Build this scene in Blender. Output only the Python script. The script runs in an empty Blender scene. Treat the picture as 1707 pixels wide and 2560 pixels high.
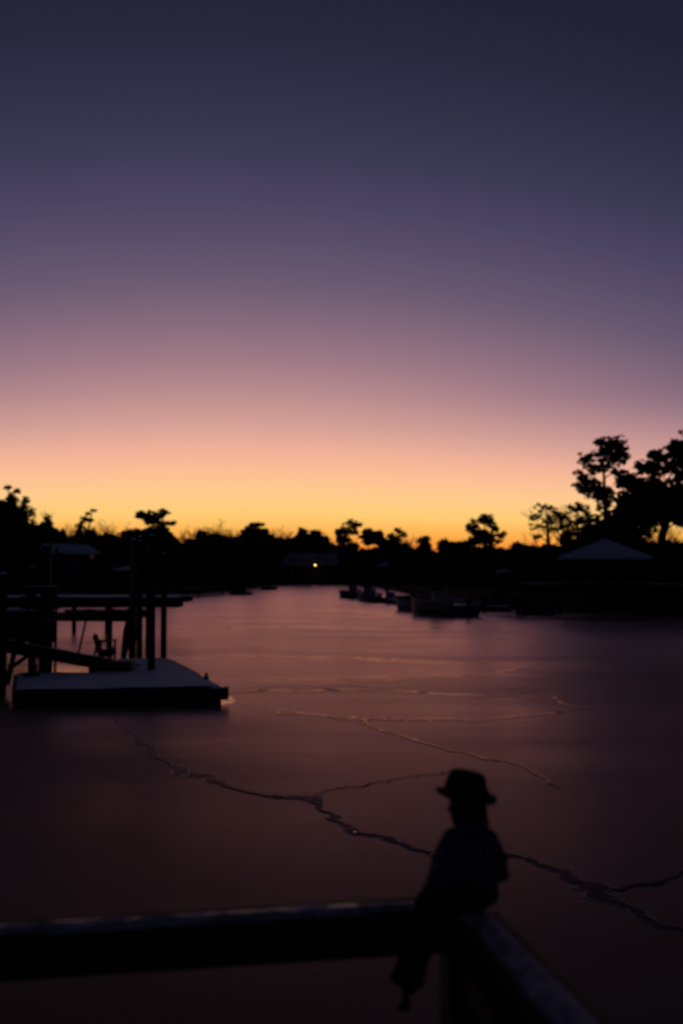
import bpy, bmesh, math, random
import numpy as np
from mathutils import Vector, Matrix, noise
R = random.Random(7)
rad = math.radians
# ------------------------------------------------------------------ camera
H = 3.2                       # eye height above the ice
F = 2755.0                    # focal length in photo pixels (photo 1707 x 2560)
HOR = 1435.0
PITCH = math.atan((HOR-1280.0)/F)
scene = bpy.context.scene
cam_d = bpy.data.cameras.new('camera'); cam = bpy.data.objects.new('camera', cam_d)
scene.collection.objects.link(cam); scene.camera = cam
cam.location = (0, 0, H); cam.rotation_euler = (rad(90)+PITCH, 0, 0)
cam_d.sensor_fit = 'VERTICAL'; cam_d.sensor_height = 22.3; cam_d.lens = 22.3*F/2560.0
cam_d.clip_start = 0.05; cam_d.clip_end = 9000
cam_d.dof.use_dof = True; cam_d.dof.focus_distance = 6.5; cam_d.dof.aperture_fstop = 1.15
# ------------------------------------------------------------------ dusk sky
GLOW_AZ = -5.5
SKY = [(-90,(20,12,12)),(-3,(60,30,22)),(0,(190,70,20)),(1.1,(248,128,44)),(1.9,(255,158,60)),(2.6,(255,190,90)),(3.4,(255,208,122)),(4.5,(255,202,142)),
       (6.1,(250,184,154)),(8.2,(208,157,150)),(11.3,(158,121,134)),(15.3,(105,89,112)),(18.2,(82,73,102)),(21.1,(62,59,85)),
       (28.4,(34,35,54)),(40,(26,27,44)),(60,(20,22,38)),(90,(17,19,34))]
def s2l(c):
    return tuple(((v/255.)/12.92 if v <= 10 else (((v/255.)+.055)/1.055)**2.4) for v in c)
wd = bpy.data.worlds.new('World'); scene.world = wd; wd.use_nodes = True
nt = wd.node_tree; N = nt.nodes; L = nt.links; N.clear()
def mth(op, a, b=None, c=None):
    n = N.new('ShaderNodeMath'); n.operation = op
    for i, v in enumerate((a, b, c)):
        if v is None: continue
        if isinstance(v, (int, float)): n.inputs[i].default_value = v
        else: L.new(v, n.inputs[i])
    return n.outputs[0]
tc = N.new('ShaderNodeTexCoord'); sp = N.new('ShaderNodeSeparateXYZ'); L.new(tc.outputs['Generated'], sp.inputs[0])
el = mth('MULTIPLY', mth('ARCSINE', sp.outputs[2]), 57.29578)
az = mth('SUBTRACT', mth('MULTIPLY', mth('ARCTAN2', sp.outputs[0], sp.outputs[1]), 57.29578), GLOW_AZ)
az2 = mth('MULTIPLY', mth('MULTIPLY', az, az), 0.0072)
w_el = mth('POWER', mth('MINIMUM', mth('MAXIMUM', mth('DIVIDE', el, 9.0), 0.0), 1.0), 1.5)
w_az = mth('MINIMUM', mth('MAXIMUM', mth('DIVIDE', mth('SUBTRACT', mth('ABSOLUTE', az), 30.0), 40.0), 0.0), 1.0)   # the orange band fades out away from the glow
azf = mth('MULTIPLY', mth('MINIMUM', az2, 23.0), mth('MAXIMUM', w_el, w_az))
# off the glow the sky looks like higher sky; at the horizon itself the effect starts at zero
ef = mth('ADD', mth('ADD', el, 0.2), azf)
fac = mth('MULTIPLY', mth('SQRT', mth('MAXIMUM', mth('DIVIDE', ef, 60.0), 0.0)), 1.0)
cr = N.new('ShaderNodeValToRGB'); L.new(fac, cr.inputs[0])
es = np.array([s[0] for s in SKY], float); cs = np.array([s[1] for s in SKY], float)
K = 31
rp = cr.color_ramp; rp.interpolation = 'LINEAR'
def skycol(e):
    # smooth (Catmull-like) interpolation through the measured colours
    w = 0.35+e*0.03; ee = np.linspace(e-w, e+w, 9)
    return tuple(np.mean([[np.interp(x, es, cs[:, k]) for k in range(3)] for x in ee], axis=0))
rp.elements[0].position = 0; rp.elements[1].position = 1
rp.elements[0].color = (*s2l(skycol(0)), 1); rp.elements[1].color = (*s2l(skycol(60)), 1)
for i in range(1, K-1):
    t = i/(K-1); e_ = rp.elements.new(t); e_.color = (*s2l(skycol(t*t*60)), 1)
bgd = N.new('ShaderNodeBackground'); bgd.inputs[1].default_value = 1.0
out = N.new('ShaderNodeOutputWorld'); L.new(cr.outputs[0], bgd.inputs[0]); L.new(bgd.outputs[0], out.inputs[0])
wd.cycles.sampling_method = 'MANUAL'; wd.cycles.sample_map_resolution = 1024
scene.view_settings.view_transform = 'Standard'; scene.view_settings.look = 'None'
scene.view_settings.exposure = 0; scene.view_settings.gamma = 1
scene.render.engine = 'CYCLES'
scene.cycles.use_denoising = True; scene.cycles.max_bounces = 6; scene.cycles.sample_clamp_indirect = 2
# ------------------------------------------------------------------ helpers
def P(px, py, d):
    """world point seen at photo pixel (px,py) whose ground distance along the view is d"""
    x = px-853.5; v = 1280.0-py
    c, s = math.cos(PITCH), math.sin(PITCH)
    fy = F*c-v*s; fz = F*s+v*c
    k = d/fy
    return Vector((x*k, d, H+fz*k))
def G(px, py, z=0.0):
    v = 1280.0-py; c, s = math.cos(PITCH), math.sin(PITCH)
    fy = F*c-v*s; fz = F*s+v*c; k = (z-H)/fz
    return Vector(((px-853.5)*k, fy*k, z))
C = scene.collection
def tag(o, label=None, cat=None, group=None, kind=None):
    if label: o['label'] = label
    if cat: o['category'] = cat
    if group: o['group'] = group
    if kind: o['kind'] = kind
    return o
def empty(name, loc, label, cat, group=None, rz=0):
    o = bpy.data.objects.new(name, None); C.objects.link(o); o.location = loc; o.rotation_euler = (0, 0, rz)
    return tag(o, label, cat, group)
class MB:
    def __init__(s): s.v = []; s.f = []
    def add(s, vs, fs):
        n = len(s.v); s.v += [tuple(v) for v in vs]; s.f += [tuple(i+n for i in f) for f in fs]; return s
    def box(s, c, size, rz=0, M=None):
        x, y, z = (k/2 for k in size)
        m = Matrix.Translation(c) @ (M if M else Matrix.Rotation(rz, 4, 'Z'))
        b = min(x, y, z)*.12; vs = []
        # slightly chamfered box: 24 verts hull
        for sx in (-1, 1):
            for sy in (-1, 1):
                for sz in (-1, 1):
                    vs.append(m @ Vector((sx*(x-b), sy*(y-b), sz*z)))
                    vs.append(m @ Vector((sx*(x-b), sy*y, sz*(z-b))))
                    vs.append(m @ Vector((sx*x, sy*(y-b), sz*(z-b))))
        bm = bmesh.new(); bv = [bm.verts.new(v) for v in vs]
        bmesh.ops.convex_hull(bm, input=bv); bm.verts.index_update()
        return s.frombm(bm)
    def frombm(s, bm):
        bm.verts.ensure_lookup_table(); bm.verts.index_update()
        s.add([v.co.copy() for v in bm.verts], [[v.index for v in f.verts] for f in bm.faces]); bm.free(); return s
    def beam(s, a, b, w, h, up=(0, 0, 1)):
        a = Vector(a); b = Vector(b); d = (b-a); ln = d.length; d.normalize()
        u = Vector(up); sd = d.cross(u)
        if sd.length < 1e-4: sd = d.cross(Vector((0, 1, 0)))
        sd.normalize(); u = sd.cross(d)
        M = Matrix((sd, d, u)).transposed().to_4x4()
        return s.box((a+b)/2, (w, ln, h), M=M)
    def tube(s, pts, rs, n=8, cap=True):
        pts = [Vector(p) for p in pts]
        if isinstance(rs, (int, float)): rs = [rs]*len(pts)
        base = len(s.v); ref = Vector((0.3, 0.9, 0.2))
        for i, p in enumerate(pts):
            d = (pts[min(i+1, len(pts)-1)]-pts[max(i-1, 0)]).normalized()
            sd = d.cross(ref)
            if sd.length < .05: sd = d.cross(Vector((1, 0, 0)))
            sd.normalize(); u = sd.cross(d)
            for k in range(n):
                a = 2*math.pi*k/n; s.v.append(tuple(p+rs[i]*(math.cos(a)*sd+math.sin(a)*u)))
        for i in range(len(pts)-1):
            for k in range(n):
                s.f.append((base+i*n+k, base+i*n+(k+1) % n, base+(i+1)*n+(k+1) % n, base+(i+1)*n+k))
        if cap:
            s.f.append(tuple(base+k for k in range(n))[::-1]); s.f.append(tuple(base+(len(pts)-1)*n+k for k in range(n)))
        return s
    def ell(s, c, r, n=12, m=8, M=None, lump=0, seed=0):
        base = len(s.v); M = M or Matrix(); c = Vector(c)
        if isinstance(r, (int, float)): r = (r, r, r)
        for i in range(m+1):
            th = math.pi*i/m
            for k in range(n):
                a = 2*math.pi*k/n
                v = Vector((math.sin(th)*math.cos(a), math.sin(th)*math.sin(a), math.cos(th)))
                q = 1+(lump*noise.noise(v*2.3+Vector((seed, seed*.7, 0))) if lump else 0)
                v = Vector((v.x*r[0], v.y*r[1], v.z*r[2]))*q
                s.v.append(tuple(c+(M @ v)))
        for i in range(m):
            for k in range(n):
                s.f.append((base+i*n+k, base+(i+1)*n+k, base+(i+1)*n+(k+1) % n, base+i*n+(k+1) % n))
        return s
    def rings(s, rings, cap=True):
        base = len(s.v); n = len(rings[0])
        for r in rings: s.v += [tuple(v) for v in r]
        for i in range(len(rings)-1):
            for k in range(n):
                s.f.append((base+i*n+k, base+i*n+(k+1) % n, base+(i+1)*n+(k+1) % n, base+(i+1)*n+k))
        if cap:
            s.f.append(tuple(base+k for k in range(n))[::-1]); s.f.append(tuple(base+(len(rings)-1)*n+k for k in range(n)))
        return s
    def build(s, name, mat, parent=None, smooth=False, fix=True):
        me = bpy.data.meshes.new(name); me.from_pydata(s.v, [], s.f); me.materials.append(mat)
        if fix:
            bm = bmesh.new(); bm.from_mesh(me); bmesh.ops.remove_doubles(bm, verts=bm.verts, dist=1e-5)
            bmesh.ops.recalc_face_normals(bm, faces=bm.faces); bm.to_mesh(me); bm.free()
        if smooth:
            for p in me.polygons: p.use_smooth = True
        o = bpy.data.objects.new(name, me); C.objects.link(o)
        if parent:
            o.parent = parent
            # geometry is written in world coordinates; bring it into the parent's space
            bpy.context.view_layer.update()
            me.transform(parent.matrix_world.inverted())
        return o
def copy_tree(o, parent=None):
    c = o.copy(); C.objects.link(c); c.parent = parent
    for ch in list(o.children): copy_tree(ch, c)
    return c
# ------------------------------------------------------------------ materials
def mat(name, col, rough=.8, spec=.3, noise_s=0, var=.35, bump=0, col2=None, ior=1.45, metal=0):
    m = bpy.data.materials.new(name); m.use_nodes = True; n = m.node_tree.nodes; l = m.node_tree.links
    b = n['Principled BSDF']; b.inputs['Roughness'].default_value = rough
    b.inputs['Specular IOR Level'].default_value = spec; b.inputs['IOR'].default_value = ior
    b.inputs['Metallic'].default_value = metal
    b.inputs['Base Color'].default_value = (*col, 1)
    if noise_s:
        t = n.new('ShaderNodeTexCoord'); x = n.new('ShaderNodeTexNoise'); x.inputs['Scale'].default_value = noise_s
        x.inputs['Detail'].default_value = 5; l.new(t.outputs['Object'], x.inputs['Vector'])
        r = n.new('ShaderNodeValToRGB'); l.new(x.outputs['Fac'], r.inputs[0])
        c2 = col2 or tuple(c*(1-var) for c in col)
        r.color_ramp.elements[0].position = .35; r.color_ramp.elements[1].position = .65
        r.color_ramp.elements[0].color = (*c2, 1); r.color_ramp.elements[1].color = (*col, 1)
        l.new(r.outputs[0], b.inputs['Base Color'])
        if bump:
            bp = n.new('ShaderNodeBump'); bp.inputs['Strength'].default_value = bump; bp.inputs['Distance'].default_value = .02
            l.new(x.outputs['Fac'], bp.inputs['Height']); l.new(bp.outputs[0], b.inputs['Normal'])
    return m
M_leaf = mat('pine_foliage', (.045, .06, .025), .9, .1, 1.3)
M_leaf2 = mat('oak_foliage', (.05, .055, .03), .9, .1, .7)
M_bark = mat('bark', (.09, .065, .045), .95, .1, 6, bump=.4)
M_railsnow2 = mat('thin_rail_snow', (.42, .42, .48), .8, .1, 30, .6, bump=.6)
M_railsnow = mat('icy_rail_snow', (.36, .33, .34), .4, .55, 30, .5, bump=.6)
M_twig = mat('bare_twigs', (.10, .075, .055), .95, .1, 3)
M_ground = mat('bank_soil', (.035, .032, .022), 1, .05, .6, col2=(.06, .055, .035))
M_snow = mat('old_snow', (.78, .80, .84), .75, .2, 9, .12, bump=.25)
M_snowr = mat('crusted_snow', (.62, .64, .70), .7, .2, 7, .3, bump=.3)
M_wood = mat('weathered_timber', (.11, .09, .07), .85, .2, 14, .5, bump=.3)
M_dark = mat('dark_creosoted_wood', (.045, .038, .032), .85, .15, 9, .5, bump=.3)
M_rail = mat('wet_dark_rail_timber', (.05, .042, .036), .7, .25, 22, .5, bump=.3)
M_roofthin = mat('thin_snow_on_shingles', (.30, .31, .36), .8, .2, .5, .5, bump=.2)
M_alu = mat('dull_aluminium', (.35, .35, .36), .45, .4, 8, .2, metal=.6)
M_plas = mat('black_plastic', (.02, .02, .022), .5, .4, 9)
M_white = mat('white_gelcoat', (.26, .26, .27), .4, .4, 4, .12)
M_hull = mat('dark_blue_gelcoat', (.05, .06, .09), .4, .4, 3, .2)
M_canvas = mat('navy_canvas', (.04, .045, .07), .9, .1, 8)
M_siding = mat('house_siding', (.06, .055, .05), .85, .2, 3, .2)
M_shingle = mat('dark_shingles', (.06, .06, .065), .9, .1, 9)
M_glass = mat('window_glass', (.02, .02, .025), .1, .5, 0)
M_felt = mat('black_felt_hat', (.012, .011, .011), .95, .1, 30)
M_coat = mat('dark_patterned_jacket', (.13, .135, .155), .9, .1, 55, col2=(.03, .033, .045))
M_trou = mat('dark_trousers', (.018, .019, .024), .95, .1, 40)
M_skin = mat('painted_skin', (.07, .045, .035), .8, .2, 20, .15)
M_shoe = mat('black_shoe', (.012, .012, .012), .6, .3, 15)
M_hair = mat('dark_brown_hair', (.015, .011, .009), .8, .2, 40)
def emit(name, col, st):
    m = bpy.data.materials.new(name); m.use_nodes = True; n = m.node_tree.nodes; b = n['Principled BSDF']
    b.inputs['Emission Color'].default_value = (*col, 1); b.inputs['Emission Strength'].default_value = st
    b.inputs['Base Color'].default_value = (.05, .04, .03, 1); return m
M_lamp = emit('lit_lamp_globe', (1, .48, .10), 15)
M_litwin = emit('dim_lit_window', (1, .38, .10), .035)
# frozen creek: thin rough ice with frosted streaks
def ice_mat(name, rough0, rough1, base, tint, bump, scale, refl=1.0, ior=1.25, streak=.35, banks=False):
    """dark body with a tinted Fresnel reflection whose roughness drifts in long frosted streaks"""
    m = bpy.data.materials.new(name); m.use_nodes = True; n = m.node_tree.nodes; l = m.node_tree.links; n.clear()
    t = n.new('ShaderNodeTexCoord')
    mp = n.new('ShaderNodeMapping'); mp.inputs['Scale'].default_value = (streak, 1.0, 1); mp.inputs['Rotation'].default_value = (0, 0, rad(6))
    l.new(t.outputs['Object'], mp.inputs[0])
    big = n.new('ShaderNodeTexNoise'); big.inputs['Scale'].default_value = scale; big.inputs['Detail'].default_value = 6; big.inputs['Roughness'].default_value = .62
    l.new(mp.outputs[0], big.inputs['Vector'])
    fine = n.new('ShaderNodeTexNoise'); fine.inputs['Scale'].default_value = 9; fine.inputs['Detail'].default_value = 4
    l.new(t.outputs['Object'], fine.inputs['Vector'])
    bp = n.new('ShaderNodeBump'); bp.inputs['Strength'].default_value = bump; bp.inputs['Distance'].default_value = .01
    l.new(fine.outputs['Fac'], bp.inputs['Height'])
    g = n.new('ShaderNodeBsdfAnisotropic'); g.distribution = 'MULTI_GGX'; g.inputs['Color'].default_value = (*tint, 1)
    mr = n.new('ShaderNodeMapRange'); mr.inputs['From Min'].default_value = .3; mr.inputs['From Max'].default_value = .7
    mr.inputs['To Min'].default_value = rough0; mr.inputs['To Max'].default_value = rough1
    l.new(big.outputs['Fac'], mr.inputs[0]); ro = mr.outputs[0]; rf = None
    if banks:      # darkening put into the material at both sides: rougher, weaker reflection; clear channel
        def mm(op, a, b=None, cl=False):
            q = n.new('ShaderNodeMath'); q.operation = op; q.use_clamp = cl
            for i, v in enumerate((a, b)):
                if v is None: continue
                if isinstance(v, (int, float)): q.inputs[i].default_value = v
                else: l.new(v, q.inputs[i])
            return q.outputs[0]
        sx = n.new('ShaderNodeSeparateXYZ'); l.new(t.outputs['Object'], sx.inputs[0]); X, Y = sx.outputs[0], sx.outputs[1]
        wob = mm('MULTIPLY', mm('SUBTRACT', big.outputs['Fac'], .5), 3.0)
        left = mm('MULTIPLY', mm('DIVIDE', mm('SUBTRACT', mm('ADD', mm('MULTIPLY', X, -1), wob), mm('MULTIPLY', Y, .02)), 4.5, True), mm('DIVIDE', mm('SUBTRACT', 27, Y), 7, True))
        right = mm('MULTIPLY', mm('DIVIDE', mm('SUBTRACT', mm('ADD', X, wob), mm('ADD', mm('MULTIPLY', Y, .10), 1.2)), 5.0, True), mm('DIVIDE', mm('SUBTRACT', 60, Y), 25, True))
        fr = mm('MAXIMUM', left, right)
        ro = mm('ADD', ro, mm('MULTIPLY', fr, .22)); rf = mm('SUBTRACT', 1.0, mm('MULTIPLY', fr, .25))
    l.new(ro, g.inputs['Roughness']); l.new(bp.outputs[0], g.inputs['Normal'])
    d = n.new('ShaderNodeBsdfDiffuse')
    r = n.new('ShaderNodeValToRGB'); r.color_ramp.elements[0].position = .35; r.color_ramp.elements[1].position = .7
    r.color_ramp.elements[0].color = (*[k*.6 for k in base], 1); r.color_ramp.elements[1].color = (*[k*1.45 for k in base], 1)
    l.new(big.outputs['Fac'], r.inputs[0]); l.new(r.outputs[0], d.inputs['Color'])
    f = n.new('ShaderNodeFresnel'); f.inputs['IOR'].default_value = ior
    kp = n.new('ShaderNodeMath'); kp.operation = 'POWER'; l.new(f.outputs[0], kp.inputs[0]); kp.inputs[1].default_value = 1.45
    k = n.new('ShaderNodeMath'); k.operation = 'MULTIPLY'; k.use_clamp = True; l.new(kp.outputs[0], k.inputs[0]); k.inputs[1].default_value = refl*1.25
    ko = k.outputs[0]
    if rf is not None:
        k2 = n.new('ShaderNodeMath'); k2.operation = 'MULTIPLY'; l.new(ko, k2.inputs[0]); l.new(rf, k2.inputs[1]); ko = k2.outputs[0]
    x = n.new('ShaderNodeMixShader'); l.new(ko, x.inputs[0]); l.new(d.outputs[0], x.inputs[1]); l.new(g.outputs[0], x.inputs[2])
    o = n.new('ShaderNodeOutputMaterial'); l.new(x.outputs[0], o.inputs[0])
    return m
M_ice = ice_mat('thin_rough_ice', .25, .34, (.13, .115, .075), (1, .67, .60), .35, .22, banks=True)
M_crack = ice_mat('refrozen_crack_ice', .12, .22, (.012, .008, .008), (1, .68, .55), .5, 1.5, refl=.85)
M_slush = ice_mat('dark_slush_crack', .35, .5, (.05, .04, .042), (1, .7, .65), .6, 2, refl=.7)
M_rim = ice_mat('frosty_crack_rim', .3, .4, (.42, .36, .38), (1, .7, .65), .6, 2, refl=.8)
M_open = ice_mat('smooth_black_ice', .10, .16, (.015, .01, .01), (1, .75, .6), .2, .6)
# ------------------------------------------------------------------ ice sheet and banks
m = MB(); S = 4000
m.add([(-S, -300, 0), (S, -300, 0), (S, S, 0), (-S, S, 0)], [(0, 1, 2, 3)])
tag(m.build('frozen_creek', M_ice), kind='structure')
# shoreline as a closed loop round the creek (plan), banks rise outwards
SH = [(-8, -3), (-13, 20), (-18, 42), (-27, 62), (-41, 92), (-42, 105), (-41, 128), (-34, 140), (-26, 158), (-23, 175), (-24, 205), (-22, 240), (-20, 300), (-12, 330), (2, 332),
      (9, 300), (10, 230), (11, 180), (12.5, 130), (14, 105), (19, 93), (26, 83), (34, 70), (40, 40), (34, 5), (12, -3), (0, -4)]
def resample(pts, step):
    out = []
    for i in range(len(pts)):
        a = Vector(pts[i]); b = Vector(pts[(i+1) % len(pts)]); k = max(1, int((b-a).length/step))
        for j in range(k): out.append(a+(b-a)*j/k)
    return out
sh = resample(SH, 4)
nsh = len(sh); ctr = Vector((-8, 110))
rings = []
for (off, z, jit) in ((-1.2, -.4, 0), (0, .15, .15), (.7, .9, .15), (2.5, 1.35, .2), (10, 1.7, .2), (40, 2.2, .3), (200, 2.4, .3), (3500, 2.6, 0)):
    ring = []
    for i, p in enumerate(sh):
        tan = (sh[(i+2) % nsh]-sh[i-2]).normalized(); nr = Vector((-tan.y, tan.x))
        if nr.dot(p-ctr) < 0: nr = -nr
        if off > 20: nr = (p-ctr).normalized()
        q = p+nr*off; ring.append(Vector((q.x, q.y, z+jit*noise.noise(Vector((q.x*.2, q.y*.2, 0))))))
    rings.append(ring)
m = MB(); m.rings(rings, cap=False)
tag(m.build('ground', M_ground, smooth=True), kind='structure')
# ------------------------------------------------------------------ cracks in the ice
def ribbon(pix, w, z, wj=.4, seed=0, sub=10):
    g = [G(*p) for p in pix]; pts = []
    for i in range(len(g)-1):
        for j in range(sub):
            q = g[i].lerp(g[i+1], j/sub); sc = q.y*.004+.03
            q += Vector((noise.noise(q*1.7/(.2+sc*3)+Vector((seed, 0, 0))), noise.noise(q*1.3/(.2+sc*3)+Vector((0, seed, 5))), 0))*sc*1.6
            pts.append(q)
    pts.append(g[-1]); vs = []; fs = []
    n = len(pts); rj = random.Random(seed)
    pts = [p+Vector((rj.gauss(0, 1), rj.gauss(0, 1), 0))*(.006+p.y*.0009) for p in pts]
    for i, p in enumerate(pts):
        d = (pts[min(i+1, n-1)]-pts[max(i-1, 0)]); d.z = 0; d.normalize(); s = Vector((-d.y, d.x, 0))
        ww = w(i/(n-1)) if callable(w) else w
        ww *= (1+wj*noise.noise(p*1.1+Vector((seed*3, 0, 0)))*2)*rj.uniform(.55, 1.3)
        ww *= min(1, .12+i/14, .12+(n-1-i)/14)
        ww = max(ww, .006)
        vs += [p+s*ww/2+Vector((0, 0, z)), p+Vector((0, 0, z+.004)), p-s*ww/2+Vector((0, 0, z))]
    for i in range(n-1):
        a = i*3; fs += [(a, a+1, a+4, a+3), (a+1, a+2, a+5, a+4)]
    m = MB(); m.add(vs, fs); return m
main1 = [(285, 1790), (345, 1852), (375, 1880), (410, 1905), (470, 1933), (520, 1942), (560, 1968), (640, 1984), (700, 1990), (770, 1998), (800, 2020),
         (850, 2053), (880, 2080), (960, 2092), (1010, 2110), (1080, 2140), (1170, 2135), (1265, 2137), (1330, 2148), (1400, 2178), (1500, 2232), (1600, 2288), (1760, 2352), (1950, 2400), (2300, 2440)]
cr_list = [(main1, lambda t: .15+.07*math.sin(t*40), 1, 1),
    ([(1480, 2225), (1560, 2216), (1640, 2212), (1690, 2190), (1760, 2150), (1900, 2120), (2150, 2110)], .07, 2, 2),
    ([(785, 1992), (830, 1972), (900, 1965), (1000, 1945), (1100, 1935), (1150, 1925)], .035, 2, 3),
    ([(556, 1747), (620, 1765), (700, 1785), (800, 1790), (920, 1812), (1000, 1840), (1100, 1870), (1200, 1895), (1300, 1915), (1360, 1950), (1400, 1975)], .08, 0, 4),
    ([(880, 1802), (1000, 1797), (1200, 1800), (1320, 1788), (1400, 1780), (1470, 1772)], .22, 0, 5),
    ([(430, 1640), (560, 1642), (700, 1644), (900, 1644), (950, 1655), (1100, 1658), (1300, 1665), (1390, 1648)], .34, 0, 6),
    ([(600, 1722), (800, 1711), (1000, 1700), (1200, 1692), (1320, 1672)], .26, 0, 7),
    ([(880, 1715), (1050, 1735), (1200, 1745), (1370, 1740), (1430, 1765), (1560, 1790)], .16, 0, 8),
    ([(566, 1735), (700, 1725), (900, 1717)], .22, 0, 9),
    ([(918, 1812), (915, 1800), (935, 1792)], .2, 0, 10),
    ([(440, 1600), (620, 1592), (800, 1604), (1000, 1600)], .30, 0, 11)]
for (pix, w, rim, sd) in cr_list:
    if rim == 1:
        wr = (lambda t, w=w: (w(t) if callable(w) else w)*1.5)
        tag(ribbon(pix, wr, .004, seed=sd).build('ice_ridge', M_rim, smooth=True), kind='structure')
    tag(ribbon(pix, w, .009 if rim else .005, seed=sd).build('ice_crack', M_slush if rim else M_crack, smooth=True), kind='structure')
# broad smoother bands where the ice has thawed and refrozen
M_band = ice_mat('refrozen_band_ice', .21, .32, (.10, .09, .09), (1, .66, .56), .3, .8, refl=1.0)
for k, (pix, w) in enumerate(((([(470, 1572), (700, 1566), (1000, 1574), (1230, 1566)]), 2.2), (([(430, 1634), (700, 1640), (950, 1650), (1150, 1660), (1330, 1662)]), 1.3), (([(560, 1690), (800, 1700), (1000, 1693), (1220, 1684), (1350, 1660)]), .9),
        (([(540, 1722), (760, 1730), (900, 1722), (1100, 1735), (1290, 1742)]), .8), (([(640, 1768), (820, 1790), (1000, 1800), (1220, 1798), (1400, 1784)]), .55), (([(620, 1520), (900, 1528), (1150, 1560)]), 3.0))):
    tag(ribbon(pix, lambda t, w=w: w*(.15+math.sin(math.pi*min(1, max(0, t)))), .0015+.0003*k, wj=.35, seed=30+k, sub=24).build('ice_band', M_band, smooth=True), kind='structure')
def patch(px, z=.004, name='open_water', mt=None):
    g = [G(*p) for p in px]; c = sum(g, Vector())/len(g); vs = [Vector((c.x, c.y, z))]; n = 48
    ang = sorted(math.atan2(p.y-c.y, p.x-c.x) for p in g)
    poly = sorted(g, key=lambda p: math.atan2(p.y-c.y, p.x-c.x)); k = len(poly); per = n//k
    for i in range(k):
        for j in range(per):
            q = poly[i].lerp(poly[(i+1) % k], j/per); q += (q-c)*.12*noise.noise(q*.9)
            vs.append(Vector((q.x, q.y, z)))
    t = len(vs)-1
    m = MB(); m.add(vs, [(0, 1+i, 1+(i+1) % t) for i in range(t)])
    return tag(m.build(name, mt or M_open), kind='structure')
patch([(-60, 1700), (120, 1692), (245, 1690), (250, 1668), (130, 1662), (0, 1660)])
patch([(545, 1764), (590, 1756), (580, 1742), (545, 1738)])
# ------------------------------------------------------------------ trees
def D(x):     # distance of the treeline for a photo column
    return float(np.interp(x, [-200, 0, 300, 450, 560, 700, 860, 960, 1060, 1200, 1300, 1500, 1900], [150, 152, 175, 195, 235, 366, 368, 310, 205, 150, 122, 108, 104]))
def gz(): return 1.9
def cards(m, c, r, n, s, rnd, flat=1.0, shell=.55):
    c = Vector(c)
    for _ in range(n):
        u = rnd.gauss(0, 1), rnd.gauss(0, 1), rnd.gauss(0, 1); v = Vector(u); v.normalize()
        q = shell+(1-shell)*rnd.random() if rnd.random() < .6 else rnd.random()**.5
        p = c+Vector((v.x*r[0], v.y*r[1], v.z*r[2]))*q
        a = Vector((rnd.gauss(0, 1), rnd.gauss(0, 1), rnd.gauss(0, .6)*flat)).normalized(); b = a.cross(Vector((rnd.gauss(0, 1), rnd.gauss(0, 1), rnd.gauss(0, 1)))).normalized()
        k = s*(.5+rnd.random())
        m.v += [tuple(p-a*k), tuple(p+b*k*.45), tuple(p+a*k), tuple(p-b*k*.45)]
        i = len(m.v); m.f.append((i-4, i-3, i-2, i-1))
def pine(base_px, clumps, d, label, group=None, dens=1.0, leaf=.34, seed=1, name='pine_tree', cat='pine tree', mtl=None, trunk_r=.26, deep=1.0):
    rnd = random.Random(seed); k = d/F
    base = P(base_px, 1435, d); base.z = 1.5
    rt = empty(name, base, label, cat, group)
    cr_ = MB(); tr = MB(); tops = []
    for (px, py, rx, ry, *o) in clumps:
        dn = o[0] if o else 1.0
        c = P(px, py, d); rx_, ry_ = rx*k, ry*k
        c.y += rnd.uniform(-1, 1)*rx_*1.2*deep; R3 = Vector((rx_, max(rx_*.7, .5), ry_))
        # a clump is made of needle tufts strung on short boughs
        nt_ = int(min(130, max(9, 30*dn*dens*(rx_*ry_)**.72)))
        for t in range(nt_):
            v = Vector((rnd.gauss(0, 1), rnd.gauss(0, 1), rnd.gauss(0, 1))).normalized()*(rnd.random()**.42)*1.28
            tc_ = c+Vector((v.x*R3.x, v.y*R3.y, v.z*R3.z)); tr_ = (min(rx_, ry_)*.17+leaf*.62)*rnd.uniform(.6, 1.3)
            cards(cr_, tc_, (tr_*1.3, tr_*1.3, tr_*.8), int(9*dn), leaf*.8, rnd, .6)
            if rnd.random() < .35: tr.tube([c.lerp(Vector((base.x, base.y, c.z)), .15), tc_], [.05, .015], 4)
        tops.append(c)
    zt = max(c.z for c in tops); bend = rnd.uniform(-.3, .3)
    topc = max(tops, key=lambda c: c.z)
    tp = [Vector((base.x, base.y, base.z-.4)), Vector((base.x+bend, base.y, base.z+(zt-base.z)*.35)), Vector((base.x*.5+topc.x*.5, base.y, base.z+(zt-base.z)*.7)), Vector((topc.x, base.y, zt))]
    tr.tube(tp, [trunk_r*1.25, trunk_r, trunk_r*.65, trunk_r*.12], 8)
    def on(z):
        for a, b in zip(tp, tp[1:]):
            if a.z <= z <= b.z: return a.lerp(b, (z-a.z)/(b.z-a.z))
        return tp[-1]
    for c in tops:
        o = on(max(base.z+1, c.z-.25*abs(c.x-base.x)-.3)); md = o.lerp(c, .5)+Vector((0, 0, .12*(c-o).length))
        tr.tube([o, md, c], [trunk_r*.32, trunk_r*.2, .03], 5)
    tr.build('trunk', M_bark, rt, smooth=True, fix=False); cr_.build('crown', mtl or M_leaf, rt, fix=False)
    return rt
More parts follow.
